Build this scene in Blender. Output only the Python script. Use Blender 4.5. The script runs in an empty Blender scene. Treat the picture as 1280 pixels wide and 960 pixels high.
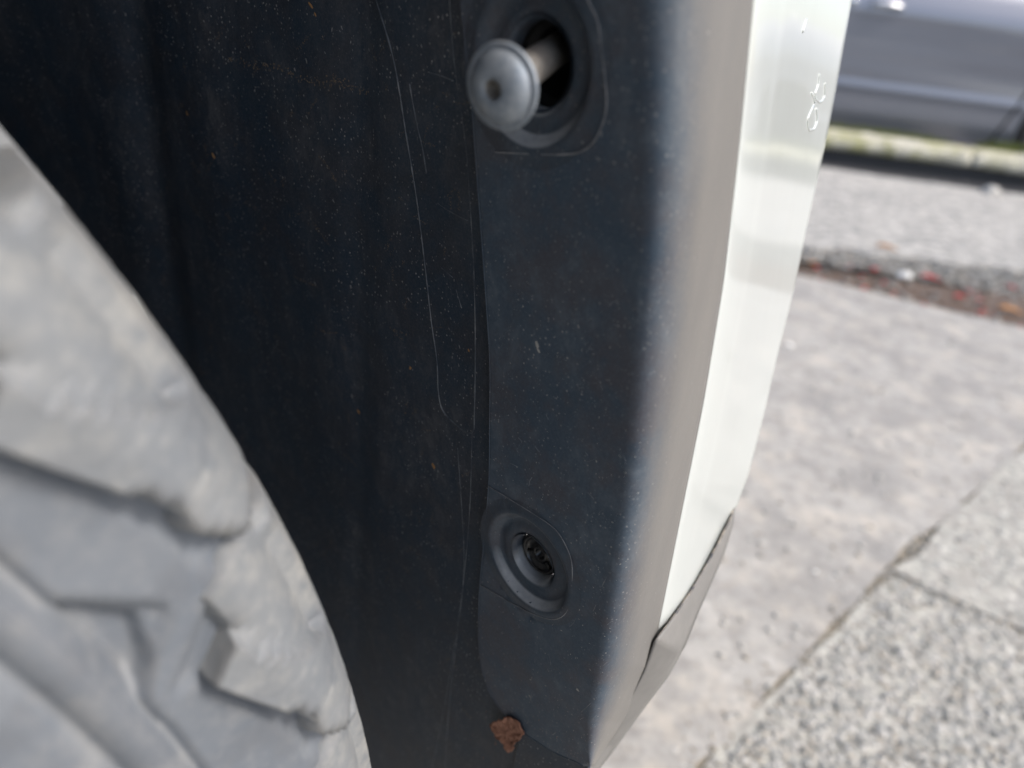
import bpy, bmesh, math, random
import numpy as np
from mathutils import Vector, Matrix, noise
from mathutils.bvhtree import BVHTree

random.seed(7)
rng = np.random.default_rng(11)
scene = bpy.context.scene
col = scene.collection
R = math.radians

# ------------------------------------------------------------ camera
PITCH, ROLL, CZ = 28.0, 7.5, 0.631
p_, r_ = R(PITCH), R(ROLL)
F = Vector((0, math.cos(p_), -math.sin(p_)))
U0 = Vector((0, math.sin(p_), math.cos(p_)))
R0 = Vector((1, 0, 0))
RT = R0 * math.cos(r_) + U0 * math.sin(r_)
UP = -R0 * math.sin(r_) + U0 * math.cos(r_)
CAM = Vector((0, 0, CZ))
cd = bpy.data.cameras.new('camera')
cam = bpy.data.objects.new('camera', cd)
col.objects.link(cam)
cam.matrix_world = Matrix(((RT.x, UP.x, -F.x, CAM.x), (RT.y, UP.y, -F.y, CAM.y), (RT.z, UP.z, -F.z, CAM.z), (0, 0, 0, 1)))
cd.sensor_width = 36
cd.lens = 924 / 1280 * 36
cd.clip_start = 0.005
cd.clip_end = 600
cd.dof.use_dof = True
cd.dof.focus_distance = 0.205
cd.dof.aperture_fstop = cd.lens / 3.2
scene.camera = cam

# ------------------------------------------------------------ world, sun, exposure
SUN_EL, SUN_AZ = 50.0, 110.0          # azimuth clockwise from +Y
w = bpy.data.worlds.new('World')
scene.world = w
w.use_nodes = True
nt = w.node_tree
nt.nodes.clear()
sk = nt.nodes.new('ShaderNodeTexSky')
sk.sky_type = 'NISHITA'
sk.sun_disc = False
sk.sun_elevation = R(SUN_EL)
sk.sun_rotation = R(SUN_AZ)
sk.dust_density = 3.0
bg = nt.nodes.new('ShaderNodeBackground')
bg.inputs[1].default_value = 0.13
wo = nt.nodes.new('ShaderNodeOutputWorld')
nt.links.new(sk.outputs[0], bg.inputs[0])
nt.links.new(bg.outputs[0], wo.inputs[0])
sd = bpy.data.lights.new('sun', 'SUN')
sd.energy = 1.5
sd.angle = R(14)
sd.color = (1.0, 0.95, 0.88)
sun = bpy.data.objects.new('sun', sd)
col.objects.link(sun)
sv = Vector((math.sin(R(SUN_AZ)) * math.cos(R(SUN_EL)), math.cos(R(SUN_AZ)) * math.cos(R(SUN_EL)), math.sin(R(SUN_EL))))
sun.rotation_euler = sv.to_track_quat('Z', 'Y').to_euler()
scene.view_settings.view_transform = 'Standard'
scene.view_settings.look = 'None'
scene.view_settings.gamma = 1
scene.view_settings.exposure = 0.90
scene.cycles.max_bounces = 8
scene.cycles.use_denoising = True


# ------------------------------------------------------------ helpers
def ray(u, v):
    return F + RT * ((u - 640) / 924) + UP * ((480 - v) / 924)


def ipl(pts, v):
    """x of a polyline (x, v) at row v, linear with end extrapolation"""
    n = len(pts)
    for i in range(n - 1):
        if v <= pts[i + 1][1] or i == n - 2:
            a, b = pts[i], pts[i + 1]
            return a[0] + (b[0] - a[0]) * (v - a[1]) / (b[1] - a[1])


def spl(pts, v):
    """smooth (Catmull-Rom like) version of ipl"""
    e = 14
    return (ipl(pts, v - e) + 2 * ipl(pts, v) + ipl(pts, v + e) + ipl(pts, v - 2 * e) * .5 + ipl(pts, v + 2 * e) * .5) / 5


def ground_hit(u, v, z=0.0):
    d = ray(u, v)
    return CAM + d * ((z - CZ) / d.z)


def mesh_obj(name, verts, faces, m, parent=None, smooth=True, solid=None, bevel=None, sub=0):
    me = bpy.data.meshes.new(name)
    me.from_pydata([tuple(v) for v in verts], [], faces)
    me.update()
    if smooth:
        me.polygons.foreach_set('use_smooth', [True] * len(me.polygons))
    if m is not None:
        me.materials.append(m)
    o = bpy.data.objects.new(name, me)
    col.objects.link(o)
    if parent is not None:
        o.parent = parent
        o.matrix_parent_inverse = Matrix.Translation(-WORLD[parent.name])
    WORLD[o.name] = Vector((0, 0, 0)) 
    if solid:
        md = o.modifiers.new('Solidify', 'SOLIDIFY')
        md.thickness = abs(solid)
        md.offset = 1 if solid > 0 else -1
    if bevel:
        md = o.modifiers.new('Bevel', 'BEVEL')
        md.width = bevel
        md.segments = 2
        md.limit_method = 'ANGLE'
    if sub:
        md = o.modifiers.new('Subdivision', 'SUBSURF')
        md.levels = md.render_levels = sub
    return o


WORLD = {}


def empty(name, loc, label=None, cat=None, group=None):
    o = bpy.data.objects.new(name, None)
    col.objects.link(o)
    o.location = loc
    WORLD[o.name] = Vector(loc)
    if label:
        tag(o, label, cat, group)
    return o


def tag(o, label=None, cat=None, group=None, kind=None):
    if label:
        o['label'] = label
    if cat:
        o['category'] = cat
    if group:
        o['group'] = group
    if kind:
        o['kind'] = kind
    return o


def grid_faces(nr, nc, flip=False, wrap=False, off=0):
    fs = []
    for j in range(nr - 1):
        for i in range(nc - 1 + (1 if wrap else 0)):
            a = off + j * nc + i
            b = off + j * nc + (i + 1) % nc
            f = (a, b, b + nc, a + nc)
            fs.append(f[::-1] if flip else f)
    return fs


def tube(name, pts, rad, m, parent=None, seg=8, closed=False, rads=None, caps=True):
    pts = [Vector(p) for p in pts]
    n = len(pts)
    vs, fs = [], []
    for i, p in enumerate(pts):
        if closed:
            t = pts[(i + 1) % n] - pts[i - 1]
        else:
            t = pts[min(i + 1, n - 1)] - pts[max(i - 1, 0)]
        t.normalize()
        a = t.cross(Vector((0.31, 0.22, 0.92))).normalized()
        b = t.cross(a).normalized()
        r = rads[i] if rads else rad
        for k in range(seg):
            an = 2 * math.pi * k / seg
            vs.append(p + a * (r * math.cos(an)) + b * (r * math.sin(an)))
    for i in range(n if closed else n - 1):
        for k in range(seg):
            j = (i + 1) % n
            fs.append((i * seg + k, i * seg + (k + 1) % seg, j * seg + (k + 1) % seg, j * seg + k))
    if caps and not closed:
        fs.append(tuple(range(seg))[::-1])
        fs.append(tuple((n - 1) * seg + k for k in range(seg)))
    return mesh_obj(name, vs, fs, m, parent)


def lathe(name, prof, o, ax, m, parent=None, seg=64, xdir=None):
    """prof: list of (radius, height along ax)"""
    ax = Vector(ax).normalized()
    a = (Vector(xdir) if xdir else ax.orthogonal())
    a = (a - ax * a.dot(ax)).normalized()
    b = ax.cross(a)
    vs, fs = [], []
    for r, h in prof:
        for k in range(seg):
            an = 2 * math.pi * k / seg
            vs.append(Vector(o) + ax * h + a * (r * math.cos(an)) + b * (r * math.sin(an)))
    for j in range(len(prof) - 1):
        for k in range(seg):
            fs.append((j * seg + k, j * seg + (k + 1) % seg, (j + 1) * seg + (k + 1) % seg, (j + 1) * seg + k))
    return mesh_obj(name, vs, fs, m, parent)


def box(name, c, s, m, parent=None, bevel=0.004, rot=0):
    vs = []
    for z in (-.5, .5):
        for x, y in ((-.5, -.5), (.5, -.5), (.5, .5), (-.5, .5)):
            q = Vector((x * s[0], y * s[1], z * s[2]))
            q.rotate(Matrix.Rotation(rot, 3, 'Z'))
            vs.append(Vector(c) + q)
    fs = [(3, 2, 1, 0), (4, 5, 6, 7), (0, 1, 5, 4), (1, 2, 6, 5), (2, 3, 7, 6), (3, 0, 4, 7)]
    return mesh_obj(name, vs, fs, m, parent, smooth=False, bevel=bevel)


# ------------------------------------------------------------ materials
class NT:
    def __init__(self, name):
        self.m = bpy.data.materials.new(name)
        self.m.use_nodes = True
        self.t = self.m.node_tree
        self.b = self.t.nodes['Principled BSDF']
        self.tc = self.t.nodes.new('ShaderNodeTexCoord')
        self.P = self.tc.outputs['Object']

    def n(self, ty, **kw):
        x = self.t.nodes.new(ty)
        for k, v in kw.items():
            setattr(x, k, v)
        return x

    def link(self, a, b):
        self.t.links.new(a, b)

    def mapping(self, scale=(1, 1, 1), rot=(0, 0, 0)):
        x = self.n('ShaderNodeMapping')
        x.inputs['Scale'].default_value = scale
        x.inputs['Rotation'].default_value = rot
        self.link(self.P, x.inputs[0])
        return x.outputs[0]

    def noise(self, scale, detail=4, rough=.55, vec=None, dist=0):
        x = self.n('ShaderNodeTexNoise')
        x.inputs['Scale'].default_value = scale
        x.inputs['Detail'].default_value = detail
        x.inputs['Roughness'].default_value = rough
        x.inputs['Distortion'].default_value = dist
        self.link(vec if vec is not None else self.P, x.inputs['Vector'])
        return x.outputs['Fac']

    def voro(self, scale, feature='F1', vec=None, out='Distance'):
        x = self.n('ShaderNodeTexVoronoi', feature=feature)
        x.inputs['Scale'].default_value = scale
        self.link(vec if vec is not None else self.P, x.inputs['Vector'])
        return x.outputs[out]

    def ramp(self, fac, stops):
        x = self.n('ShaderNodeValToRGB')
        cr = x.color_ramp
        while len(cr.elements) < len(stops):
            cr.elements.new(.5)
        for e, (p, c) in zip(cr.elements, stops):
            e.position = p
            e.color = (c, c, c, 1) if isinstance(c, (int, float)) else (*c, 1)
        self.link(fac, x.inputs[0])
        return x.outputs[0]

    def mix(self, fac, a, b, mode='MIX'):
        x = self.n('ShaderNodeMix', data_type='RGBA', blend_type=mode)
        for i, v in ((0, fac), (6, a), (7, b)):
            if isinstance(v, (int, float)):
                x.inputs[i].default_value = v if i == 0 else (v, v, v, 1)
            elif isinstance(v, tuple):
                x.inputs[i].default_value = (*v, 1)
            else:
                self.link(v, x.inputs[i])
        return x.outputs[2]

    def math(self, op, a, b=0.0):
        x = self.n('ShaderNodeMath', operation=op)
        for i, v in ((0, a), (1, b)):
            if isinstance(v, (int, float)):
                x.inputs[i].default_value = v
            else:
                self.link(v, x.inputs[i])
        return x.outputs[0]

    def bump(self, h, strength, dist):
        x = self.n('ShaderNodeBump')
        x.inputs['Strength'].default_value = strength
        x.inputs['Distance'].default_value = dist
        self.link(h, x.inputs['Height'])
        if self.b.inputs['Normal'].links:
            self.link(self.b.inputs['Normal'].links[0].from_socket, x.inputs['Normal'])
        self.link(x.outputs[0], self.b.inputs['Normal'])

    def set(self, **kw):
        for k, v in kw.items():
            s = self.b.inputs[k.replace('_', ' ')]
            if isinstance(v, (int, float)):
                s.default_value = v
            elif isinstance(v, tuple):
                s.default_value = (*v, 1)
            else:
                self.link(v, s)
        return self


def plastic(name, base, dust_sheen, dustcol, rough, speck=1.0, streak=True):
    k = NT(name)
    mp = k.mapping((1, 1, .4) if streak else (1, 1, 1))
    a = k.noise(38, 6, .65, mp, .4)
    b = k.noise(210, 5, .7, mp)
    fine = k.noise(1500, 3, .6)
    tint = k.ramp(k.noise(60, 4, .7), [(.42, 0.0), (.6, 1.0)])
    a2 = k.noise(150, 8, .8, k.mapping((1, 1, .7)), .3)
    d = k.math('ADD', k.math('MULTIPLY', k.ramp(a, [(.42, 0.0), (.75, 1.0)]), k.ramp(b, [(.35, .15), (.7, 1.0)])), k.math('MULTIPLY', k.ramp(a2, [(.50, 0.0), (.66, 1.0)]), k.ramp(a, [(.38, .15), (.62, 1.0)])))
    d = k.math('MULTIPLY', d, dust_sheen)
    c = k.mix(tint, base, tuple(x * y for x, y in zip(base, (1.5, 1.0, .85))))
    c = k.mix(k.ramp(fine, [(.45, 0.0), (.7, .35)]), c, dustcol)
    c = k.mix(d, c, dustcol)
    # tiny dust specks, some cells only
    cellc = k.voro(900, 'F1', None, 'Color')
    sep = k.n('ShaderNodeSeparateColor')
    k.link(cellc, sep.inputs[0])
    dist = k.voro(900)
    gate = k.ramp(sep.outputs[0], [(.70, 0.0), (.85, 1.0)])
    spot = k.ramp(dist, [(.14, 1.0), (.30, 0.0)])
    patch = k.ramp(k.noise(26, 4, .6), [(.40, 0.05), (.68, 1.0)])
    s = k.math('MULTIPLY', k.math('MULTIPLY', gate, spot), patch)
    s = k.math('MULTIPLY', s, speck)
    c = k.mix(s, c, (.34, .33, .32))
    if name == 'flange_plastic':       # outer lip: grazing reflection painted in as paler, dusty colour
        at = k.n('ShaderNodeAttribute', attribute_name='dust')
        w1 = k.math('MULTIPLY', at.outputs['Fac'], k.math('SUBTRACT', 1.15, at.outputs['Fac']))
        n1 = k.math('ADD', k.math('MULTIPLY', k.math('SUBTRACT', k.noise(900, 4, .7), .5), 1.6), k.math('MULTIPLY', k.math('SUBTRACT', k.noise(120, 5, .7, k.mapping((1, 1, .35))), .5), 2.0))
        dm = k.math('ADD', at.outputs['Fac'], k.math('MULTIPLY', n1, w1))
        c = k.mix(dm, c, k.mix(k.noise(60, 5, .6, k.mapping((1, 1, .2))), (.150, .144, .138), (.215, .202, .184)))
    if name == 'seat_plastic':          # light on the up-facing recess walls, painted as paler colour
        ge = k.n('ShaderNodeNewGeometry')
        sx = k.n('ShaderNodeSeparateXYZ')
        k.link(ge.outputs['Normal'], sx.inputs[0])
        up = k.math('MULTIPLY', k.ramp(sx.outputs[2], [(.12, 0.0), (.50, 1.0)]), k.ramp(b, [(.3, .7), (.6, 1.0)]))
        c = k.mix(up, c, (.36, .38, .40))
    k.set(Base_Color=c, Specular_IOR_Level=.36)
    k.link(k.math('ADD', k.math('MULTIPLY', a, .22), rough - .11), k.b.inputs['Roughness'])
    k.bump(fine, .25, .00012)
    k.bump(b, .2, .0004)
    return k.m


M = {}
M['liner'] = plastic('liner_plastic', (.018, .034, .055), .65, (.095, .100, .112), .52, 1.5)
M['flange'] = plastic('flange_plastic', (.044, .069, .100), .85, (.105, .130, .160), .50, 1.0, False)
M['seat'] = plastic('seat_plastic', (.036, .056, .080), .7, (.09, .11, .135), .45, .8, False)
M['trim'] = plastic('trim_plastic', (.030, .031, .034), .6, (.10, .10, .095), .45, .6)

k = NT('dirty_edge')
k.set(Base_Color=k.mix(k.ramp(k.noise(260, 5, .7), [(.4, 0.0), (.62, 1.0)]), (.02, .025, .035), (.33, .29, .23)), Roughness=.6)
M['grime'] = k.m

k = NT('scratch_line')
k.set(Base_Color=k.mix(k.ramp(k.noise(160, 5, .7), [(.30, 0.0), (.62, 1.0)]), (.045, .055, .068), (.27, .275, .285)), Roughness=.6)
M['scratch'] = k.m

k = NT('scratch_line_dim')
k.set(Base_Color=k.mix(k.ramp(k.noise(110, 5, .7), [(.38, 0.0), (.66, 1.0)]), (.04, .052, .07), (.22, .23, .24)), Roughness=.6)
M['scratch_dim'] = k.m
k = NT('trim_weathered')
c = k.mix(k.noise(120, 6, .7), (.15, .146, .14), (.24, .23, .215))
k.set(Base_Color=c, Roughness=.6)
k.bump(k.noise(1500, 3, .6), .25, .00012)
M['trimw'] = k.m

k = NT('white_paint')
sm = k.noise(9, 3, .5)
c = k.mix(k.ramp(k.noise(70, 6, .7, k.mapping((1, 1, .3))), [(.45, 0.0), (.8, .25)]), (.62, .65, .625), (.54, .545, .52))
c = k.mix(k.ramp(k.voro(330), [(.02, .6), (.05, 0.0)]), c, (.30, .27, .23))
k.set(Base_Color=c, Roughness=.3, Coat_Weight=.8, Coat_Roughness=.05)
k.bump(k.noise(900, 2), .04, .0001)
k.bump(k.noise(38, 3, .5, k.mapping((1, 1, .8))), .35, .0008)
M['white'] = k.m

k = NT('screw_zinc')
c = k.mix(k.ramp(k.noise(420, 6, .7), [(.38, 0.0), (.7, 1.0)]), (.20, .235, .275), (.34, .365, .395))
c = k.mix(k.ramp(k.noise(150, 5, .6), [(.55, 0.0), (.75, .7)]), c, (.22, .19, .15))
k.set(Base_Color=c, Roughness=.48, Metallic=.35)
k.bump(k.noise(900, 4), .3, .0002)
M['screw'] = k.m
k = NT('screw_shank')
c = k.mix(k.noise(500, 5, .6), (.15, .14, .13), (.31, .29, .265))
k.set(Base_Color=c, Roughness=.5, Metallic=.3)
M['shank'] = k.m
k = NT('clip_black')
k.set(Base_Color=k.mix(k.ramp(k.noise(900, 5, .7), [(.5, 0.0), (.75, .5)]), (.008, .009, .011), (.12, .11, .10)), Roughness=.28)
M['clip'] = k.m
k = NT('dark_hole')
k.set(Base_Color=(.006, .006, .007), Roughness=.7)
M['hole'] = k.m

for key, nm, c0, c1, c2 in (('tyre', 'tyre_rubber', (.118, .135, .158), (.175, .19, .21), (.26, .262, .262)), ('tyre_lug', 'tyre_lug_rubber', (.150, .164, .180), (.222, .228, .230), (.35, .34, .312))):
    k = NT(nm)
    a = k.noise(34, 6, .6, None, .3)
    b = k.noise(260, 5, .7)
    c = k.mix(k.ramp(a, [(.3, 0.0), (.7, 1.0)]), c0, c1)
    c = k.mix(k.ramp(b, [(.48, 0.0), (.75, .45)]), c, c2)
    c = k.mix(k.ramp(k.noise(75, 4, .6), [(.55, 0.0), (.70, .7)]), c, (.13, .14, .155))
    c = k.mix(k.ramp(k.noise(48, 5, .7), [(.54, 0.0), (.68, .6)]), c, c2)
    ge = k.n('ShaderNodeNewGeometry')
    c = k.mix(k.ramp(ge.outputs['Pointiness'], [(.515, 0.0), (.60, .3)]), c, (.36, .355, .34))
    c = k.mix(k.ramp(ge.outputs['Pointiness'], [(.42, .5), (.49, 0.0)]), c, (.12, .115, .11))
    k.set(Base_Color=c, Roughness=.62)
    k.bump(b, .3, .0003)
    k.bump(k.noise(60, 4), .12, .0006)
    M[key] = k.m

k = NT('wheel_alloy')
k.set(Base_Color=(.45, .46, .47), Metallic=.8, Roughness=.35)
M['alloy'] = k.m
k = NT('black_metal')
k.set(Base_Color=(.02, .02, .022), Roughness=.5, Metallic=.3)
M['blackmetal'] = k.m

k = NT('leaf_brown')
c = k.mix(k.ramp(k.noise(420, 5, .7), [(.3, 0.0), (.7, 1.0)]), (.17, .065, .038), (.44, .22, .14))
k.set(Base_Color=c, Roughness=.8)
k.bump(k.noise(1100, 3), .6, .0003)
M['leaf'] = k.m
for nm, cc in (('mud', (.20, .155, .115)), ('mudlight', (.16, .14, .115)), ('orange', (.40, .22, .09)), ('pale', (.45, .44, .41)), ('dustlight', (.27, .27, .275))):
    k = NT(nm)
    k.set(Base_Color=k.mix(k.noise(600, 3), tuple(x * .6 for x in cc), cc), Roughness=.9)
    M[nm] = k.m

# ground family
k = NT('concrete_near')
a = k.noise(5, 8, .7, None, .5)
b = k.noise(42, 6, .72)
c = k.mix(k.ramp(a, [(.35, 0.0), (.65, 1.0)]), (.31, .293, .268), (.44, .418, .38))
c = k.mix(k.ramp(b, [(.36, .75), (.52, 0.0)]), c, (.25, .232, .208))
c = k.mix(k.ramp(b, [(.56, 0.0), (.7, .8)]), c, (.56, .53, .48))
c = k.mix(k.ramp(k.voro(38), [(.05, .8), (.12, 0.0)]), c, (.62, .60, .56))
c = k.mix(k.ramp(k.voro(23), [(.03, .3), (.09, 0.0)]), c, (.20, .19, .175))
c = k.mix(k.ramp(k.noise(14, 5, .7), [(.50, 0.0), (.64, .8)]), c, (.50, .452, .385))
c = k.mix(k.ramp(k.noise(8, 4, .7, k.mapping((1, 1, 1), (0, 0, 1))), [(.48, 0.0), (.62, .65)]), c, (.25, .238, .222))
k.set(Base_Color=c, Roughness=.85)
k.bump(b, .6, .006)
M['con_near'] = k.m

k = NT('concrete_aggregate')
dis = k.voro(75)
cc = k.voro(75, 'F1', None, 'Color')
sep = k.n('ShaderNodeSeparateColor')
k.link(cc, sep.inputs[0])
st = k.ramp(sep.outputs[0], [(0.0, (.27, .265, .235)), (.2, (.38, .37, .33)), (.5, (.46, .445, .39)), (.8, (.51, .495, .43)), (1.0, (.60, .58, .52))])
c = k.mix(k.ramp(dis, [(.35, 0.0), (.6, 1.0)]), st, (.34, .32, .285))
c = k.mix(k.ramp(k.noise(9, 6, .7), [(.45, 0.0), (.7, .6)]), c, (.40, .38, .33))
c = k.mix(k.ramp(k.noise(28, 6, .75), [(.36, .7), (.50, 0.0)]), c, (.22, .22, .20))
k.set(Base_Color=c, Roughness=.85)
k.bump(k.math('SUBTRACT', 1.0, dis), .4, .004)
M['con_agg'] = k.m

k = NT('concrete_far')
mp = k.mapping((1, 1.6, 1))
a = k.noise(4.5, 8, .78, mp, .6)
b = k.noise(20, 7, .8, mp)
c = k.mix(k.ramp(a, [(.35, 0.0), (.62, 1.0)]), (.34, .325, .30), (.60, .57, .51))
c = k.mix(k.ramp(b, [(.40, 1.0), (.50, 0.0)]), c, (.21, .205, .20))
c = k.mix(k.ramp(b, [(.52, 0.0), (.62, .9)]), c, (.78, .75, .69))
k.set(Base_Color=c, Roughness=.9)
k.bump(b, .8, .02)
M['con_far'] = k.m

k = NT('gully_bed')
a = k.noise(11, 6, .7)
c = k.mix(k.ramp(a, [(.4, 0.0), (.62, 1.0)]), (.07, .048, .033), (.16, .13, .10))
c = k.mix(k.ramp(k.noise(60, 5, .7), [(.5, 0.0), (.66, .8)]), c, (.30, .29, .28))
k.set(Base_Color=c, Roughness=.8)
k.bump(k.noise(60, 5), .8, .01)
M['gully'] = k.m
k = NT('shallow_water')
k.set(Base_Color=(.15, .10, .065), Roughness=.45, Alpha=.85, Specular_IOR_Level=.3)
k.bump(k.noise(6, 2), .1, .01)
M['water'] = k.m
k = NT('wet_asphalt')
c = k.mix(k.noise(40, 5, .7), (.018, .02, .024), (.05, .05, .052))
k.set(Base_Color=c, Roughness=.7)
k.bump(k.noise(120, 4), .6, .006)
M['wetasphalt'] = k.m
k = NT('street_asphalt')
c = k.mix(k.noise(60, 5, .7), (.04, .04, .042), (.09, .09, .09))
k.set(Base_Color=c, Roughness=.85)
M['asphalt'] = k.m
k = NT('kerb_stone')
a = k.noise(18, 7, .75)
c = k.mix(k.ramp(a, [(.38, 0.0), (.6, 1.0)]), (.38, .36, .28), (.70, .67, .56))
c = k.mix(k.ramp(k.noise(5, 4, .6), [(.42, 0.0), (.58, .8)]), c, (.36, .35, .15))
k.set(Base_Color=c, Roughness=.9)
k.bump(a, .8, .02)
M['kerb'] = k.m
k = NT('joint_dirt')
c = k.mix(k.noise(60, 5, .7), (.15, .125, .09), (.30, .27, .215))
k.set(Base_Color=c, Roughness=.95)
M['dirt'] = k.m
k = NT('grass')
c = k.mix(k.noise(3, 3), (.10, .13, .03), (.22, .24, .06))
k.set(Base_Color=c, Roughness=.7)
M['grass'] = k.m
for nm, cc in (('peb_grey', (.36, .355, .325)), ('peb_light', (.50, .48, .44)), ('peb_dark', (.17, .17, .16)), ('peb_tan', (.38, .345, .29)),
               ('peb_white', (.80, .79, .75)), ('leaf_red', (.55, .035, .035)), ('leaf_orange', (.48, .22, .06)), ('leaf_pink', (.50, .22, .20)), ('leaf_brown_wet', (.17, .105, .07))):
    k = NT(nm)
    k.set(Base_Color=k.mix(k.noise(90, 3), tuple(x * .85 for x in cc), cc), Roughness=.7)
    M[nm] = k.m

k = NT('car_paint_grey')
k.set(Base_Color=(.19, .202, .24), Metallic=.45, Roughness=.32, Coat_Weight=1.0, Coat_Roughness=.04)
M['carpaint'] = k.m
k = NT('car_glass')
k.set(Base_Color=(.02, .025, .03), Roughness=.03)
M['glass'] = k.m
k = NT('chrome')
k.set(Base_Color=(.85, .86, .88), Metallic=1.0, Roughness=.12)
M['chrome'] = k.m
k = NT('lamp_lens')
k.set(Base_Color=(.6, .62, .65), Roughness=.08, Coat_Weight=1.0)
M['lens'] = k.m
k = NT('lamp_red')
k.set(Base_Color=(.35, .02, .02), Roughness=.1)
M['redlens'] = k.m

# ============================================================ GROUND
def sheet(name, poly, z, thick, m, edge_wob=0.0, seg=60, label=None):
    """slab with a densified, slightly ragged outline"""
    pts = []
    n = len(poly)
    for i in range(n):
        a, b = Vector(poly[i]).to_2d(), Vector(poly[(i + 1) % n]).to_2d()
        L = (b - a).length
        s = max(1, min(seg, int(L / .035)))
        d = (b - a).normalized()
        nn = Vector((-d.y, d.x))
        for q in range(s):
            p = a + (b - a) * (q / s)
            wv = edge_wob * (noise.noise(Vector((p.x * 9, p.y * 9, 1.7))) + .6 * noise.noise(Vector((p.x * 40, p.y * 40, 4))))
            pts.append(p + nn * wv)
    bm = bmesh.new()
    top = [bm.verts.new((p.x, p.y, z)) for p in pts]
    bot = [bm.verts.new((p.x, p.y, z - thick)) for p in pts]
    bm.faces.new(top)
    N = len(pts)
    for i in range(N):
        bm.faces.new((top[i], bot[i], bot[(i + 1) % N], top[(i + 1) % N]))
    bm.normal_update()
    me = bpy.data.meshes.new(name)
    bm.to_mesh(me)
    bm.free()
    me.materials.append(m)
    o = bpy.data.objects.new(name, me)
    col.objects.link(o)
    o['kind'] = 'structure'
    return o


BASE = -0.13
mesh_obj('ground', [(-300, -300, BASE), (300, -300, BASE), (300, 300, BASE), (-300, 300, BASE)], [(0, 1, 2, 3)], M['asphalt'])['kind'] = 'structure'
g = ground_hit
S0, S1, S2 = g(870, 960), g(1110, 715), g(1280, 560)
sdir = (S2 - S0).normalized()
snear = S0 - sdir * 4.5
CR1 = g(1280, 790)
cdir = (CR1 - S1).normalized()
crfar = S1 + cdir * 5
PL0, PL1 = g(991, 342), g(1280, 410)
pdir = (PL1 - PL0).normalized()
PU0, PU1 = g(997, 305), g(1280, 338)
udir = (PU1 - PU0).normalized()
# intersection of seam with puddle edge
def isect(a, d, b, e):
    den = d.x * e.y - d.y * e.x
    t = ((b.x - a.x) * e.y - (b.y - a.y) * e.x) / den
    return a + d * t
SP = isect(S1, (S2 - S1).normalized(), PL0, pdir)
sn = Vector((sdir.y, -sdir.x, 0))       # toward the right/near side
GAP = .0025
pl_left, pl_right = PL0 - pdir * 4, PL0 + pdir * 6
A = [snear - sn * GAP, S0 - sn * GAP, S1 - sn * GAP, S2 - sn * GAP, SP - sn * GAP, PL0, pl_left, Vector((-5, -3, 0))]
sheet('pavement_slab', A[::1], 0.0, .13, M['con_near'], .010)
cn = Vector((cdir.y, -cdir.x, 0))
if cn.y > 0: cn = -cn
B = [snear + sn * GAP, Vector((3, -5, 0)), crfar + cn * GAP, CR1 + cn * GAP, S1 + sn * GAP + cn * GAP, S0 + sn * GAP]
sheet('pavement_slab', B, -.0005, .126, M['con_agg'], .010)
C = [S1 + sn * GAP - cn * GAP, CR1 - cn * GAP, crfar - cn * GAP, pl_right, SP + sn * GAP, S2 + sn * GAP]
sheet('pavement_slab', C, .002, .132, M['con_agg'], .010)
# dirt filling the joints
sheet('joint_dirt', [snear - sn * .05, SP - sn * .05, SP + sn * .05, snear + sn * .05], -.0035, .1, M['dirt'])
sheet('joint_dirt', [S1 - cn * .04, crfar - cn * .04, crfar + cn * .04, S1 + cn * .04], -.0048, .1, M['dirt'])
kb = g(1150, 201).y                       # kerb foot
print('kerb Y', kb, 'gutter', g(1150, 215).y)
KB0 = kb
ga, gb = g(1031, 199), g(1280, 236)
GY0 = ga.y + (-6 - ga.x) * (gb.y - ga.y) / (gb.x - ga.x)
GY1 = ga.y + (9 - ga.x) * (gb.y - ga.y) / (gb.x - ga.x)
GY0, GY1 = min(GY0, KB0 - .12), max(GY1, 2.6)
# far concrete with a rough surface
DW = [PU0 - udir * 5, PU0, PU1, PU1 + udir * 4, Vector((9, GY1, 0)), Vector((-6, GY0, 0))]
sheet('pavement_slab', DW, .0, .13, M['con_far'], .05)
sheet('gutter', [Vector((-6, GY0 - .1, 0)), Vector((9, GY1 - .1, 0)), Vector((9, KB0 + .2, 0)), Vector((-6, KB0 + .2, 0))], -.085, .04, M['wetasphalt'])
sheet('gutter_wall', [Vector((-6, KB0 + .035, 0)), Vector((9, KB0 + .035, 0)), Vector((9, KB0 + .17, 0)), Vector((-6, KB0 + .17, 0))], -.004, .12, M['wetasphalt'])  # near-black wall under the kerb stones; their overhang shadow is put into its colour
# gully with standing water
sheet('gully_bed', [pl_left - pdir * 1, pl_right, pl_right + Vector((0, 3, 0)), PU1 + udir * 4 + Vector((0, .1, 0)), PU0 - udir * 5 + Vector((0, .1, 0))], -.014, .09, M['gully'])
m0 = (PL0 + PU0) / 2; m1 = (PL1 * .45 + PU1 * .55)
sheet('puddle', [PL0 - pdir * 1.2 + Vector((0, -.03, 0)), PL1 + pdir * 1.5 + Vector((0, -.03, 0)), m1 + udir * 1.5, m1, m0, m0 - udir], -.009, .001, M['water'], .03)


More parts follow.
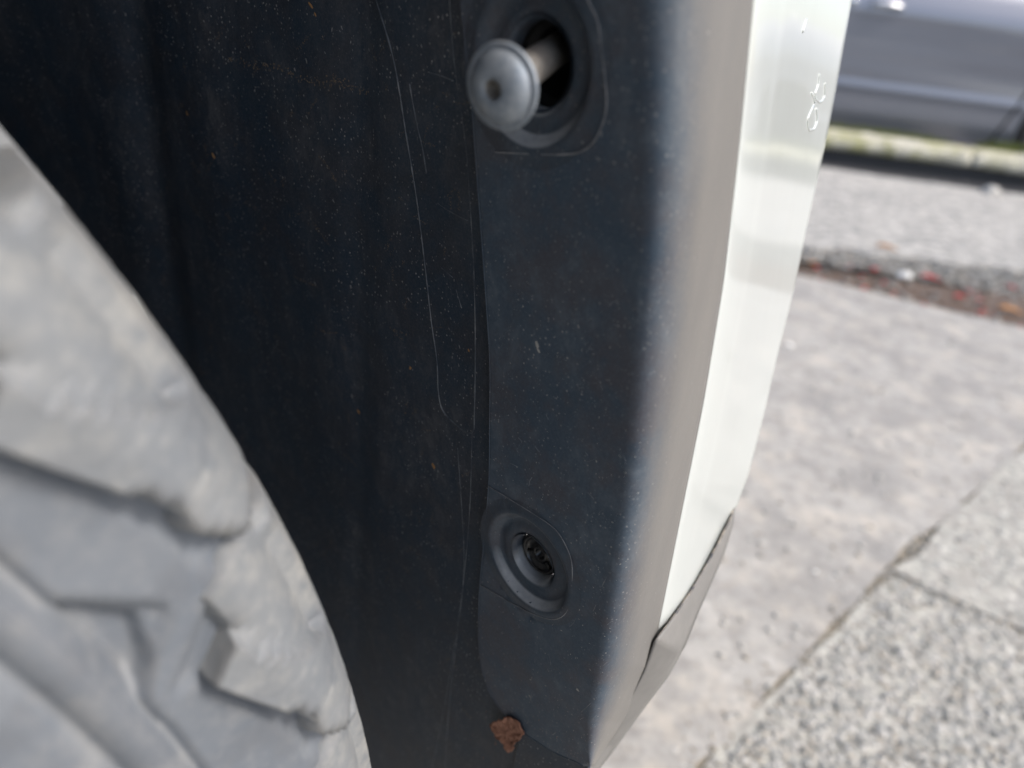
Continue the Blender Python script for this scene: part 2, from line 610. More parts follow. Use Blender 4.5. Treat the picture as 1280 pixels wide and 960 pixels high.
def pebbles(name, pts, sizes, mats_pick, flat=.55, kind='stuff', parent=None):
    """many small stones joined in one mesh"""
    bm = bmesh.new()
    bmesh.ops.create_icosphere(bm, subdivisions=1, radius=1)
    bv = np.array([v.co[:] for v in bm.verts])
    bf = [[v.index for v in f.verts] for f in bm.faces]
    bm.free()
    verts, faces, mi = [], [], []
    for i, (p, s) in enumerate(zip(pts, sizes)):
        v = bv * (1 + .25 * rng.normal(size=(len(bv), 1)))
        v = v * np.array([s, s * rng.uniform(.6, 1), s * flat])
        a = rng.uniform(0, 6.28)
        ca, sa = math.cos(a), math.sin(a)
        v = v @ np.array([[ca, sa, 0], [-sa, ca, 0], [0, 0, 1]])
        off = len(verts)
        verts.extend((v + np.array(p)).tolist())
        faces.extend([[q + off for q in f] for f in bf])
        mi.extend([i % len(mats_pick)] * len(bf))
    me = bpy.data.meshes.new(name)
    me.from_pydata(verts, [], faces)
    for m in mats_pick:
        me.materials.append(m)
    me.polygons.foreach_set('material_index', mi)
    me.polygons.foreach_set('use_smooth', [True] * len(faces))
    o = bpy.data.objects.new(name, me)
    col.objects.link(o)
    if kind:
        o['kind'] = kind
    return o


pk = [M['peb_grey'], M['peb_light'], M['peb_tan'], M['peb_dark'], M['peb_light'], M['peb_grey']]
pts, sz = [], []
for i in range(6500):                     # stones exposed in the aggregate slabs
    u, v = rng.uniform(820, 1330), rng.uniform(540, 1010)
    q = g(u, v)
    if (q - S0).dot(sn) < .012:
        continue
    s = rng.uniform(.002, .0055) * (1.1 if (q - S1).dot(cn) > 0 else .9)
    pts.append((q.x, q.y, -.0007 if (q - S1).dot(cn) > 0 else .0012)); sz.append(s)
tag(pebbles('aggregate_stones', pts, sz, pk, .5), 'small grey and tan stones showing in the rough concrete at lower right', 'stones')
pts, sz = [], []
for i in range(2600):                     # crumbs along joints
    if i % 3:
        t = rng.uniform(-.3, 2.2); q = S0 + sdir * t + sn * rng.normal(0, .010 + .006 * abs(math.sin(t * 7)))
    else:
        t = rng.uniform(0, 1.2); q = S1 + cdir * t + cn * rng.normal(0, .012)
    pts.append((q.x, q.y, -.001)); sz.append(rng.uniform(.001, .0045))
tag(pebbles('joint_grit', pts, sz, [M['dirt'], M['peb_tan'], M['peb_light'], M['peb_grey'], M['dirt']], .45), 'dark grit and crumbs lying in the open pavement joints', 'grit')
pts, sz = [], []
for i in range(4200):                     # gravel at the far side of the gully
    t = rng.uniform(-.6, 1.6)
    a = PU0 + udir * t * 1.1
    b = PL0 + pdir * t
    f = rng.beta(1.1, 1.6)
    q = a + (b - a) * (f * .55 - .04)
    pts.append((q.x, q.y, -.014 + rng.uniform(0, .008))); sz.append(rng.uniform(.003, .009))
tag(pebbles('gully_gravel', pts, sz, [M['peb_grey'], M['peb_dark'], M['peb_grey'], M['peb_light'], M['peb_tan']], .6), 'loose grey gravel lying along the far side of the puddle', 'gravel')

pts, sz = [], []
for i in range(240):
    u, v = rng.uniform(900, 1290), rng.uniform(225, 900)
    q = g(u, v)
    if (q - S0).dot(sn) > 0: continue
    pts.append((q.x, q.y, .001)); sz.append(rng.uniform(.0015, .0045) * (1 + q.y * .35))
tag(pebbles('scattered_grit', pts, sz, [M['peb_light'], M['peb_grey'], M['peb_tan'], M['peb_light']], .5), 'pale loose grit scattered over the smooth concrete slab', 'grit')


pts, sz = [], []
for i in range(900):                      # leaf scraps and grit in the wet half of the gully
    t = rng.uniform(-.2, 1.4)
    a = PU0 + udir * t * 1.1
    b_ = PL0 + pdir * t
    cl_ = noise.noise(Vector((t * 5, 2, 7)))
    if rng.uniform(-.5, .5) > cl_ + .15: continue
    q = a + (b_ - a) * rng.uniform(.30, .97)
    pts.append((q.x, q.y, -.010 + rng.uniform(0, .004))); sz.append(rng.uniform(.003, .012))
tag(pebbles('leaf_litter', pts, sz, [M['peb_dark'], M['gully'], M['leaf_brown_wet'], M['peb_tan'], M['gully'], M['peb_grey'], M['gully'], M['leaf_brown_wet'], M['peb_dark'], M['gully'], M['leaf_red'], M['peb_grey'], M['gully']], .3), 'small red and brown leaf scraps and grit in the wet gully', 'leaf litter')


def rock(name, u, v, s, m, label, cat, z=.0, flat=.6, group=None):
    q = g(u, v, z)
    bm = bmesh.new()
    bmesh.ops.create_icosphere(bm, subdivisions=3, radius=1)
    for vv in bm.verts:
        k_ = 1 + .28 * noise.noise(vv.co * 1.3 + Vector((u, v, 0))) + .08 * noise.noise(vv.co * 4 + Vector((v, u, 0)))
        vv.co = Vector((vv.co.x * s * k_, vv.co.y * s * .7 * k_, vv.co.z * s * flat * k_))
    me = bpy.data.meshes.new(name)
    bm.to_mesh(me); bm.free()
    me.materials.append(m)
    me.polygons.foreach_set('use_smooth', [True] * len(me.polygons))
    o = bpy.data.objects.new(name, me)
    col.objects.link(o)
    o.location = (q.x, q.y, z + s * flat * .45)
    return tag(o, label, cat, group)


rock('pebble', 1130, 347, .021, M['peb_white'], 'bright white pebble lying in the middle of the gully', 'pebble', -.008)
rock('pebble', 986, 433, .0085, M['peb_white'], 'small white pebble on smooth concrete beside the white car body', 'pebble', .0)
rock('pebble', 1019, 715, .0035, M['peb_white'], 'tiny white pebble on concrete left of the corner where the pavement joints meet', 'pebble', .0)
rock('pebble', 1238, 242, .045, M['peb_light'], 'pale stone near the dark gutter, farthest of the loose pebbles', 'pebble', .0)


def fallen_leaf(u, v, s, m, label, rotz, z=-.006, cat='leaf', group=None):
    q = g(u, v, z)
    vs, fs = [], []
    n = 9
    for i in range(n):
        t = i / (n - 1)
        wd = math.sin(math.pi * min(1, t * 1.02 + .02)) ** .8 * .42 * (1 + .15 * math.sin(i * 2.3))
        for sx in (-1, -.5, 0, .5, 1):
            vs.append(Vector(((t - .5) * 2, sx * wd, .10 * abs(sx) + .18 * math.sin(t * 3.1 + .5) + .04 * math.sin(i * 3 + sx * 4))) * s)
    fs = grid_faces(n, 5)
    me = bpy.data.meshes.new('leaf')
    me.from_pydata([tuple(x) for x in vs], [], fs)
    me.materials.append(m)
    o = bpy.data.objects.new('leaf', me)
    col.objects.link(o)
    md = o.modifiers.new('Solidify', 'SOLIDIFY'); md.thickness = s * .03
    o.location = (q.x, q.y, z + s * .05)
    o.rotation_euler = (0, 0, rotz)
    return tag(o, label, cat, group)


fallen_leaf(1200, 372, .022, M['leaf_red'], 'brightest red leaf lying near the water edge below the others', .3, group='leaves in the gully')
fallen_leaf(1163, 349, .030, M['leaf_red'], 'long red leaf lying just right of the white pebble', -.1, group='leaves in the gully')
fallen_leaf(1094, 338, .022, M['leaf_red'], 'dull red leaf lying left of the white pebble', .8, group='leaves in the gully')
fallen_leaf(1017, 330, .018, M['leaf_orange'], 'orange leaf in the puddle close to the white car body', .4, group='leaves in the gully')
fallen_leaf(1210, 365, .022, M['leaf_pink'], 'pale pink leaf between the two brightest red leaves', 1.2, group='leaves in the gully')
fallen_leaf(1262, 360, .022, M['leaf_red'], 'small red leaf on gravel nearest the right edge of the gully', 2.0, group='leaves in the gully')
fallen_leaf(1263, 390, .035, M['leaf_orange'], 'large tan leaf floating at the near edge of the puddle', -.15, group='leaves in the gully')
fallen_leaf(1108, 311, .035, M['leaf_orange'], 'thin tan leaf lying on the far rim of the gully', -.1, z=.0, group='leaves in the gully')
fallen_leaf(1226, 377, .02, M['leaf_pink'], 'faded pink leaf half in the brown water', .5, group='leaves in the gully')

# kerb: ragged stone blocks, behind them a narrow grass verge and the lower street
xk = -6.0
kerb = empty('kerb', (0, KB0 + .09, 0))
kerb['kind'] = 'structure'
while xk < 9:
    L = rng.uniform(.85, 1.05)
    nx, vs = 26, []
    prof = [(.17, -.003), (.02, -.003), (.0, .006), (-.002, .045), (.008, .078), (.035, .094), (.09, .099), (.17, .096)]
    for i in range(nx):
        x = xk + (L - .012) * i / (nx - 1)
        for j, (y, z) in enumerate(prof):
            wv = .016 * noise.noise(Vector((x * 9, j * .8, 3))) + .009 * noise.noise(Vector((x * 24, j, 9)))
            vs.append((x, KB0 + y - abs(wv) * (1 if 0 < j < 6 else 0), z + (wv if 1 < j < 7 else 0)))
    fs = grid_faces(nx, len(prof))
    fs.append(tuple(range(len(prof)))[::-1]); fs.append(tuple((nx - 1) * len(prof) + q for q in range(len(prof))))
    o = mesh_obj('kerb_stone', vs, fs, M['kerb'], kerb)
    xk += L
sheet('verge_soil', [Vector((-6, KB0 + .18, 0)), Vector((9, KB0 + .18, 0)), Vector((9, KB0 + .40, 0)), Vector((-6, KB0 + .40, 0))], .075, .2, M['dirt'])
vs, fs = [], []
for i in range(9000):                     # grass blades
    x = rng.uniform(.8, 4.2)
    dens = noise.noise(Vector((x * 2.1, 0, 5))) + .25
    if rng.uniform(-.3, .6) > dens and x < 2.75: continue
    y = KB0 + .15 + rng.uniform(0, .22)
    hgt = rng.uniform(.015, .045) * (1.6 if x > 2.8 else 1)
    a = rng.uniform(0, 6.28); dx, dy = math.cos(a) * .003, math.sin(a) * .003
    lx, ly = rng.normal(0, .012, 2)
    b = len(vs)
    vs += [(x - dx, y - dy, .075), (x + dx, y + dy, .075), (x + lx, y + ly, .085 + hgt)]
    fs.append((b, b + 1, b + 2))
tag(mesh_obj('grass', vs, fs, M['grass'], smooth=False), 'short yellow-green grass growing on top of the far kerb', 'grass', kind='stuff')
# ============================================================ PARKED CAR BEYOND THE KERB
CY, CGZ = KB0 + .40, BASE
car = empty('parked_car', (2.2, CY + .9, CGZ), 'slate grey car parked side-on beyond the far kerb, chrome handle on its door', 'car')
WX1, WX0, WR = 3.345, .645, .315
AR = .375


def car_y(x, z):
    """side surface of the body (smaller y = nearer the photographer)"""
    dk = .006 * math.sin(x * 1.7 + z * 6)
    pr = [(.05, .05), (.12, .012), (.20, .0), (.29, -.003), (.325, -.008), (.342, -.014), (.352, -.012), (.364, -.002), (.46, -.004 + dk), (.58, -.010 + dk),
          (.70, -.014 + dk), (.76, -.012), (.80, -.006), (.84, .006), (.88, .020), (.93, .040), (.96, .058)]
    for i in range(len(pr) - 1):
        if z <= pr[i + 1][0]:
            a, b = pr[i], pr[i + 1]
            t = max(0, (z - a[0]) / (b[0] - a[0]))
            t = t * t * (3 - 2 * t)
            y = a[1] + (b[1] - a[1]) * t
            break
    else:
        y = pr[-1][1]
    e = max(0, abs(x - 2.15) - 1.4) / .8
    return CY + y + .20 * e ** 2.4 + .012 * (x - 2.15) ** 2 * .4


def car_panel(name, x0, x1, z0, z1, m, cut=None, nx=60, nz=44, parent=None, dy=0.0):
    vs, fs = [], []
    for j in range(nz):
        z = z0 + (z1 - z0) * j / (nz - 1)
        for i in range(nx):
            xa = x0(z) if callable(x0) else x0
            xb = x1(z) if callable(x1) else x1
            x = xa + (xb - xa) * i / (nx - 1)
            zz = z
            if cut:
                for wx in cut:
                    d = math.hypot(x - wx, z - (CGZ + WR))
                    if d < AR and d > .001:
                        x = wx + (x - wx) * AR / d
                        zz = (CGZ + WR) + (z - CGZ - WR) * AR / d
            vs.append((x, car_y(x, zz) + dy, zz))
    for f in grid_faces(nz, nx):
        c_ = [vs[q] for q in f]
        mx, mz = sum(q[0] for q in c_) / 4, sum(q[2] for q in c_) / 4
        if cut and any(math.hypot(mx - wx, mz - CGZ - WR) < AR * .985 for wx in cut):
            continue
        fs.append(f)
    return mesh_obj(name, vs, fs, m, parent or car)


seamx = lambda z: 2.845 + max(0, z - .1) * .33
car_panel('front_wing', lambda z: seamx(z) + .012, 4.35, .03, .93, M['carpaint'], [WX1], 70, 50)
fd = car_panel('door', 1.612, lambda z: seamx(z) - .010, .09, .95, M['carpaint'])
rdr = car_panel('door', lambda z: 1.02 - max(0, .45 - z) * .2, 1.600, .09, .95, M['carpaint'])
car_panel('rear_wing', -.35, lambda z: 1.012 - max(0, .45 - z) * .2, .03, .95, M['carpaint'], [WX0], 70, 50)
box('sill', (1.93, CY + .03, .055), (1.80, .05, .05), M['carpaint'], car, .01)
# inner structure so the gaps between the panels read dark
box('inner_body', (2.1, CY + .86, .50), (3.9, 1.50, .75), M['hole'], car, .05)
box('floor_pan', (2.1, CY + .86, .04), (3.7, 1.5, .08), M['hole'], car, .02)


def handle(x, z, parent):
    a = [Vector((x - .085, car_y(x, z) - .004, z + .004)), Vector((x - .065, car_y(x, z) - .034, z + .006)), Vector((x, car_y(x, z) - .040, z + .004)),
         Vector((x + .07, car_y(x, z) - .034, z)), Vector((x + .095, car_y(x, z) - .004, z - .004))]
    pts = []
    for i in range(len(a) - 1):
        for q in range(5):
            pts.append(a[i].lerp(a[i + 1], q / 5))
    pts.append(a[-1])
    return tube('door_handle', pts, .013, M['chrome'], parent, 10)


hz = CZ + (.9591 - .8) / 5 * (CY)
hx = ray(1109, 3); hx = hx.x / hx.y * CY
handle(hx, hz + .004, fd)
kx = ray(1067, 1); kx = kx.x / kx.y * CY
lathe('door_lock', [(0, .012), (.012, .012), (.020, .008), (.022, 0)], (kx, car_y(kx, hz) - .002, hz + .006), (0, -1, 0), M['chrome'], fd, 20)
handle(hx - 1.12, hz + .01, rdr)
for x0, x1, bd in ((1.66, 2.84, fd), (.81, 1.58, rdr)):
    vs = []
    for z, ins in ((.965, 0), (1.30, .10)):
        vs += [(x0 + ins * .8, CY + .075 + (z - .965) * .45, z), (x1 - ins * 3.2 * (1 if x1 > 2 else .6), CY + .075 + (z - .965) * .45, z)]
    mesh_obj('window', vs, [(0, 1, 3, 2)], M['glass'], bd, smooth=False, solid=.005)
# roof, bonnet, boot in one body shell
bs = []
secs = [(-.35, .86, .95), (.15, .93, 1.0), (.55, 1.12, 1.1), (1.05, 1.31, 1.3), (1.7, 1.335, 1.33), (2.2, 1.30, 1.3), (2.75, 1.03, 1.05), (3.2, .95, .97), (3.9, .86, .9), (4.33, .72, .75)]
for x, zt, _ in secs:
    for yy, dz in ((.14, -.03), (.30, 0), (.85, .02), (1.4, 0), (1.56, -.03)):
        bs.append((x, CY + yy, zt + dz))
fs = grid_faces(len(secs), 5)
mesh_obj('roof', bs, fs, M['carpaint'], car, solid=.02)
for x, s in ((1.74, 1), (.30, 0), (2.95, 0)):
    pass
tube('window_frame', [(.45, CY + .07, .97), (.95, CY + .20, 1.27), (1.7, CY + .215, 1.31), (2.25, CY + .205, 1.28), (3.0, CY + .08, .97)], .022, M['carpaint'], car, 8)
tube('window_pillar', [(1.76, CY + .07, .95), (1.76, CY + .215, 1.30)], .03, M['blackmetal'], car, 8)
tube('belt_trim', [(x, car_y(x, .95) - .004, .955) for x in np.linspace(.6, 3.05, 20)], .008, M['blackmetal'], car, 8)
for wx in (WX0, WX1):
    arc = [(wx + AR * math.cos(t), car_y(wx, .3) + .004, CGZ + WR + AR * math.sin(t)) for t in np.linspace(-.35, math.pi + .35, 40)]
    tube('arch_lip', arc, .010, M['carpaint'], car, 8)
    for side in (0, 1):
        wy = CY + .12 if not side else CY + 1.6
        wh = empty('wheel', (0, 0, 0)); wh.parent = car; wh.matrix_parent_inverse = Matrix.Translation(-WORLD[car.name]); WORLD[wh.name] = Vector((0, 0, 0))
        o = Vector((wx, wy, CGZ + WR))
        ax = Vector((0, -1 if not side else 1, 0))
        lathe('tyre', [(.20, .0), (.215, .012), (.26, .02), (.295, .014), (.31, -.005), (.315, -.03), (.315, -.16), (.30, -.19), (.2, -.19)], o, ax, M['blackmetal'], wh, 48)
        lathe('rim', [(.205, -.005), (.20, .008), (.19, -.01), (.185, -.05)], o, ax, M['alloy'], wh, 40)
        lathe('hub', [(0, .0), (.03, .0), (.045, -.008), (.05, -.02)], o, ax, M['alloy'], wh, 24)
        for kx_ in range(5):
            an = kx_ * 2 * math.pi / 5 + .3
            d = Vector((math.cos(an), 0, math.sin(an)))
            tube('spoke', [o + d * .03 + ax * -.012, o + d * .12 + ax * -.006, o + d * .19 + ax * -.004], .014, M['alloy'], wh, 8)
mesh_obj('headlamp', [(4.05, CY - .005 + .11, .60), (4.30, CY + .17, .60), (4.30, CY + .19, .72), (4.0, CY + .07, .74)], [(0, 1, 2, 3)], M['lens'], car, solid=.02)
mesh_obj('tail_lamp', [(-.32, CY + .20, .62), (-.10, CY + .09, .62), (-.08, CY + .10, .76), (-.32, CY + .22, .78)], [(0, 1, 2, 3)], M['redlens'], car, solid=.02)

# ============================================================ WHITE PICKUP: wheel arch, liner, body corner, wheel
truck = empty('pickup_truck', (-.8, -.6, 0), 'white pickup truck seen close inside its wheel arch, black plastic liner and dusty tyre', 'truck')
NRM = Vector((-.65, -.74, -.075)).normalized()
DCL = .212
P0 = CAM + ray(663, 702) * DCL


def on_plane(u, v, off=0.0):
    d = ray(u, v)
    return CAM + d * (((P0 + NRM * off - CAM).dot(NRM)) / d.dot(NRM))


def at_y(u, v, Y):
    d = ray(u, v)
    return CAM + d * (Y / d.y)


S_ = [(575, 0), (588, 120), (598, 250), (606, 360), (612, 450), (611, 600), (604, 680), (598, 740), (597, 800), (601, 840), (612, 868), (632, 896), (652, 915), (690, 940), (722, 954), (734, 960)]
C0_ = [(800, 0), (805, 200), (795, 400), (778, 600), (765, 700), (744, 830), (733, 900), (734, 940), (737, 960)]
E1_ = [(942, 0), (925, 175), (905, 350), (880, 500), (850, 650), (820, 800), (813, 832), (792, 880), (772, 914), (741, 958)]
E2_ = [(1065, 0), (1050, 85), (1036, 160), (1020, 235), (1003, 312), (992, 368), (975, 432), (955, 520), (935, 598), (917, 640), (912, 700), (900, 800)]
BE_ = [(917, 640), (894, 684), (879, 712), (862, 741), (837, 778), (821, 799)]
yE1 = lambda v: .162 + .012 * min(1.2, max(-.3, v / 800))
yE2 = lambda v: .300 - .065 * min(1.0, max(-.3, v / 640))
VB = 958.0
rows = list(np.linspace(-420, 780, 90)) + list(np.linspace(788, VB, 40))


def path(k, rho):
    """offset from the top row over the arch: up, over, back and down"""
    pts = [(0, .04), (0, .08), (0, .12)]
    rr = .25 + rho
    for a in np.linspace(0, math.pi / 2, 8)[1:]:
        pts.append((-rr * (1 - math.cos(a)), .12 + rr * math.sin(a)))
    y, z = pts[-1]
    for q in (.15, .3, .45):
        pts.append((y - q, z))
    y -= .45
    for a in np.linspace(0, math.pi / 2, 8)[1:]:
        pts.append((y - rr * math.sin(a), z - rr * (1 - math.cos(a))))
    y, z = pts[-1]
    for q in (.15, .3, .42):
        pts.append((y, z - q))
    return pts[k] if k is not None else len(pts)


NPATH = path(None, 0)


def herm(p0, m0, p1, m1, t):
    t2, t3 = t * t, t * t * t
    return (2 * t3 - 3 * t2 + 1) * p0 + (t3 - 2 * t2 + t) * m0 + (-2 * t3 + 3 * t2) * p1 + (t3 - t2) * m1


NF, NR_ = 64, 30
clips = [(664, 82), (660, 703)]
CC = [on_plane(*c) for c in clips]
grid = []
for v in rows:
    row = []
    xs, xc, xe = ipl(S_, v) if v > 850 else spl(S_, v), spl(C0_, v) if v < 900 else ipl(C0_, v), spl(E1_, v) if v < 780 else ipl(E1_, v)
    xs = min(xs, xc - .2)
    xe = max(xe, xc + .2)
    for i in range(NF):
        row.append(on_plane(xs + (xc - xs) * i / (NF - 1), v))
    y0 = row[-1].y
    y1 = on_plane(xc + 1, v).y
    ym = (y1 - y0) * (xe - xc)
    ye = yE1(v)
    wd = min(1, (xe - xc) / 60)
    ye = y0 + (ye - y0) * wd
    for i in range(1, NR_ + 1):
        t = i / NR_
        Y = herm(y0, ym * .9, ye, (ye - y0) * 2.6, t) + .0005 * math.sin(t * 15 + 1.0) * max(0, t - .3) * wd * (1 - t) * 3
        row.append(at_y(xc + (xe - xc) * t, v, Y))
    grid.append(row)
NC = len(grid[0])
top = grid[0]
ext = []
for k in range(NPATH):
    dy, dz = path(k, 0)
    ext.append([p + Vector((0, dy, dz)) for p in top])
allrows = ext[::-1] + grid
verts = [p for r in allrows for p in r]
faces = []
for f in grid_faces(len(allrows), NC, flip=True):
    c_ = sum((verts[q] for q in f), Vector()) / 4
    if any((c_ - q).length < rq for q, rq in zip(CC, (.0172, .0166))):
        continue
    faces.append(f)
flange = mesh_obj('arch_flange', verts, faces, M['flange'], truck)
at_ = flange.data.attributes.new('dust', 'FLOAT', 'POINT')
def sheenf(i):  # ramp of the painted sheen across the flare
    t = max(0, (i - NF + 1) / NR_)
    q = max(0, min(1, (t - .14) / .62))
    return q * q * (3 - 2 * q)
at_.data.foreach_set('value', [sheenf(i) for r in allrows for i in range(NC)])
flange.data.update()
# face the photographer
cen = flange.data.polygons[len(faces) // 2]
if cen.normal.dot(CAM - cen.center) < 0:
    flange.data.flip_normals()
md = flange.modifiers.new('Solidify', 'SOLIDIFY'); md.thickness = .0022; md.offset = -1
print('flange x', min(p.x for p in verts), max(p.x for p in verts), 'corner', grid[-1][0])

# ---- white bumper corner / wing
wr = []
NW = 40


def wprof(t):
    # gentle lip, soft crease, then the long side
    if t < .30:
        return .20 * (t / .30) ** 1.3
    q = (t - .30) / .70
    return .20 + .80 * q ** 1.12


wrows = [v for v in np.linspace(-420, 799, 110)]
for v in wrows:
    x1 = spl(E1_, v) if v < 780 else ipl(E1_, v)
    xe2 = spl(E2_, v)
    xr = xe2 if v < 640 else ipl(BE_, v)
    xr = max(min(xr, xe2), x1 + .3)
    row = []
    for i in range(NW):
        x = x1 + (xr - x1) * i / (NW - 1)
        t = (x - x1) / max(1, xe2 - x1)
        Y = yE1(v) + .0006 + (yE2(v) - yE1(v)) * wprof(t)
        row.append(at_y(x, v, Y))
    # the side carries on forward beyond the edge seen here
    e = row[-1]
    for dY, dX in ((.01, .0018), (.03, .0035), (.07, .005), (.14, .003), (.24, -.006), (.36, -.03), (.46, -.07), (.52, -.13)):
        row.append(e + Vector((dX, dY, 0)))
    wr.append(row)
tr = wr[0]
wext = []
for k in range(NPATH):
    row = []
    for p in tr:
        rho = max(0, p.y - tr[0].y)
        dy, dz = path(k, rho)
        row.append(Vector((p.x - .03 * max(0, p.z + dz - 1.0), p.y + dy, min(p.z + dz, 1.12))))
    wext.append(row)
wall = wext[::-1] + wr
verts = [p for r in wall for p in r]
white = mesh_obj('body_panel', verts, grid_faces(len(wall), len(tr), flip=True), M['white'], truck)
# find a face on the visible part
def fix_normals(o, px):
    bvh = BVHTree.FromPolygons([v.co for v in o.data.vertices], [p.vertices for p in o.data.polygons])
    h = bvh.ray_cast(CAM, ray(*px).normalized())
    if h[0] is not None and h[1].dot(CAM - h[0]) < 0:
        o.data.flip_normals()
fix_normals(white, (960, 200))
md = white.modifiers.new('Solidify', 'SOLIDIFY'); md.thickness = .0012; md.offset = -1
# bonnet and inner block closing the top of the arch
box('bonnet', (-.86, -.05, 1.135), (1.86, 1.75, .04), M['white'], truck, .015)
box('inner_wing', (-.56, -.2, .72), (.02, 1.9, .85), M['blackmetal'], truck, .005)
box('front_bumper', (-.80, .72, .62), (1.5, .12, .30), M['trim'], truck, .03)
box('grille', (-.80, .70, .92), (1.4, .06, .28), M['blackmetal'], truck, .02)

# ---- lower trim running under the white corner
I_ = [(919, 630), (912, 650), (895, 684), (879, 713), (862, 741), (837, 778), (818, 802), (805, 838), (786, 876), (764, 913), (737, 958)]
O_ = [(920, 622), (917, 655), (905, 694), (889, 730), (872, 769), (857, 807), (837, 844), (800, 893), (775, 928), (752, 958), (742, 972)]


def along(pl, t):
    L = [0]
    for a, b in zip(pl, pl[1:]):
        L.append(L[-1] + math.hypot(b[0] - a[0], b[1] - a[1]))
    s = t * L[-1]
    for i in range(len(pl) - 1):
        if s <= L[i + 1] or i == len(pl) - 2:
            q = (s - L[i]) / (L[i + 1] - L[i])
            return (pl[i][0] + (pl[i + 1][0] - pl[i][0]) * q, pl[i][1] + (pl[i + 1][1] - pl[i][1]) * q)


def trimY(t):
    return .236 - .0675 * min(1, t / .52) ** .8 - .002 * max(0, t - .5)


verts = []
NT_ = 70
innerline = []
for j in range(NT_):
    t = j / (NT_ - 1)
    a, b = along(I_, t), along(O_, t)
    y = trimY(t)
    if t > .9:
        y -= .010 * (t - .9) / .1
    cols = [(-.03, .0006), (0, 0), (.12, .0006), (.35, .0022), (.6, .0045), (.85, .0080), (1.0, .0125)]
    row = [at_y(a[0] + (b[0] - a[0]) * q, a[1] + (b[1] - a[1]) * q, y + dy) for q, dy in cols]
    e = row[-1]
    row.append(e + Vector((-.003, .010, .0005)))
    row.append(e + Vector((-.006, .025, .001)))
    row.append(e + Vector((-.012, .045, .001)))
    innerline.append(at_y(a[0], a[1], y + .0005))
    verts += row
ltrim = mesh_obj('lower_trim', verts, grid_faces(NT_, 10), M['trimw'], truck)
at_ = ltrim.data.attributes.new('dust', 'FLOAT', 'POINT')
at_.data.foreach_set('value', [.95] * len(verts))
fix_normals(ltrim, (845, 812))
ds = [.00035 + .00025 * abs(noise.noise(Vector((i * .2, 2, 0)))) - (.0002 if i > 36 else 0) for i in range(NT_)]
seam_t = tube('trim_gap_dirt', innerline, .001, M['grime'], truck, 8, rads=ds)
tag(seam_t, kind='stuff')

# ---- liner
PL = P0 - NRM * .0028


def y_pl(x, z):
    return PL.y - (NRM.x * (x - PL.x) + NRM.z * (z - PL.z)) / NRM.y


def liner_y(x, z):
    if x > -.03:
        return y_pl(x, z)
    u = min(-.03 - x, .25)
    y = y_pl(-.03, z) + .878 * u - 1.36 * u * u + .2 * max(0, -.03 - x - .25)
    # moulded ribs and steps running down the liner
    for cx, amp, wd in ((-.052, .0016, .006), (-.118, -.0012, .012), (-.150, .0032, .009), (-.168, -.001, .012)):
        y += amp * math.exp(-((x - cx - .04 * (z - .5) * (1 if cx < -.1 else .3)) / wd) ** 2)
    y += .0012 * noise.noise(Vector((x * 14, z * 7, .3))) * min(1, (-.03 - x) * 20)
    return y


xs_ = list(np.linspace(0, -.03, 20)) + list(np.linspace(-.0315, -.30, 130)) + list(np.linspace(-.31, -.56, 12))
zs_ = list(np.linspace(.16, .80, 110))
verts = []
lrows = []
for z in zs_:
    xm = -.006 + max(0, CZ - z) * .16
    lrows.append([Vector((q, liner_y(q, z), z)) for q in [(-.03 + (x + .03) / .03 * (xm + .03) if x > -.03 else x) for x in xs_]])
tp = lrows[-1]
for a in np.linspace(0, math.pi / 2, 12)[1:]:
    lrows.append([p + Vector((0, -.26 * (1 - math.cos(a)), .26 * math.sin(a))) for p in tp])
tq = lrows[-1]
for q in np.linspace(.0, 1, 8)[1:]:
    lrows.append([Vector((p.x, p.y * (1 - q) + (-.62) * q, p.z)) for p in tq])
for a in np.linspace(0, math.pi / 2, 10)[1:]:
    lrows.append([Vector((p.x, -.62 - .26 * math.sin(a), tq[0].z - .26 * (1 - math.cos(a)))) for p in tq])
for zz in (.6, .4, .22):
    lrows.append([Vector((p.x, -.88, zz)) for p in tq])
verts = [p for r in lrows for p in r]
lf_ = [f for f in grid_faces(len(lrows), len(xs_)) if not any((sum((verts[q] for q in f), Vector()) / 4 - c_).length < .0135 for c_ in CC)]
liner = mesh_obj('arch_liner', verts, lf_, M['liner'], truck)
fix_normals(liner, (450, 500))
bv_l = BVHTree.FromPolygons([v.co for v in liner.data.vertices], [p.vertices for p in liner.data.polygons])
bv_f = BVHTree.FromPolygons([v.co for v in flange.data.vertices], [p.vertices for p in flange.data.polygons])
bv_w = BVHTree.FromPolygons([v.co for v in white.data.vertices], [p.vertices for p in white.data.polygons])


def hit(bv, u, v):
    d = ray(u, v).normalized()
    h = bv.ray_cast(CAM, d)
    if h[0] is None:
        return None, None
    n = h[1]
    if n.dot(CAM - h[0]) < 0:
        n = -n
    return h[0], n


def dens(pl, step=4.0, closed=False):
    """smooth dense version of a pixel polyline"""
    P_ = [Vector((*p, 0)) for p in pl]
    n = len(P_)
    out = []
    rngi = range(n if closed else n - 1)
    for i in rngi:
        a = P_[(i - 1) % n] if (closed or i > 0) else P_[0]
        b, c = P_[i], P_[(i + 1) % n]
        d = P_[(i + 2) % n] if (closed or i + 2 < n) else P_[-1]
        s = max(1, int((c - b).length / step))
        for q in range(s):
            t = q / s
            out.append(.5 * ((2 * b) + (c - a) * t + (2 * a - 5 * b + 4 * c - d) * t * t + (-a + 3 * b - 3 * c + d) * t ** 3))
    if not closed:
        out.append(P_[-1])
    return [(p.x, p.y) for p in out]


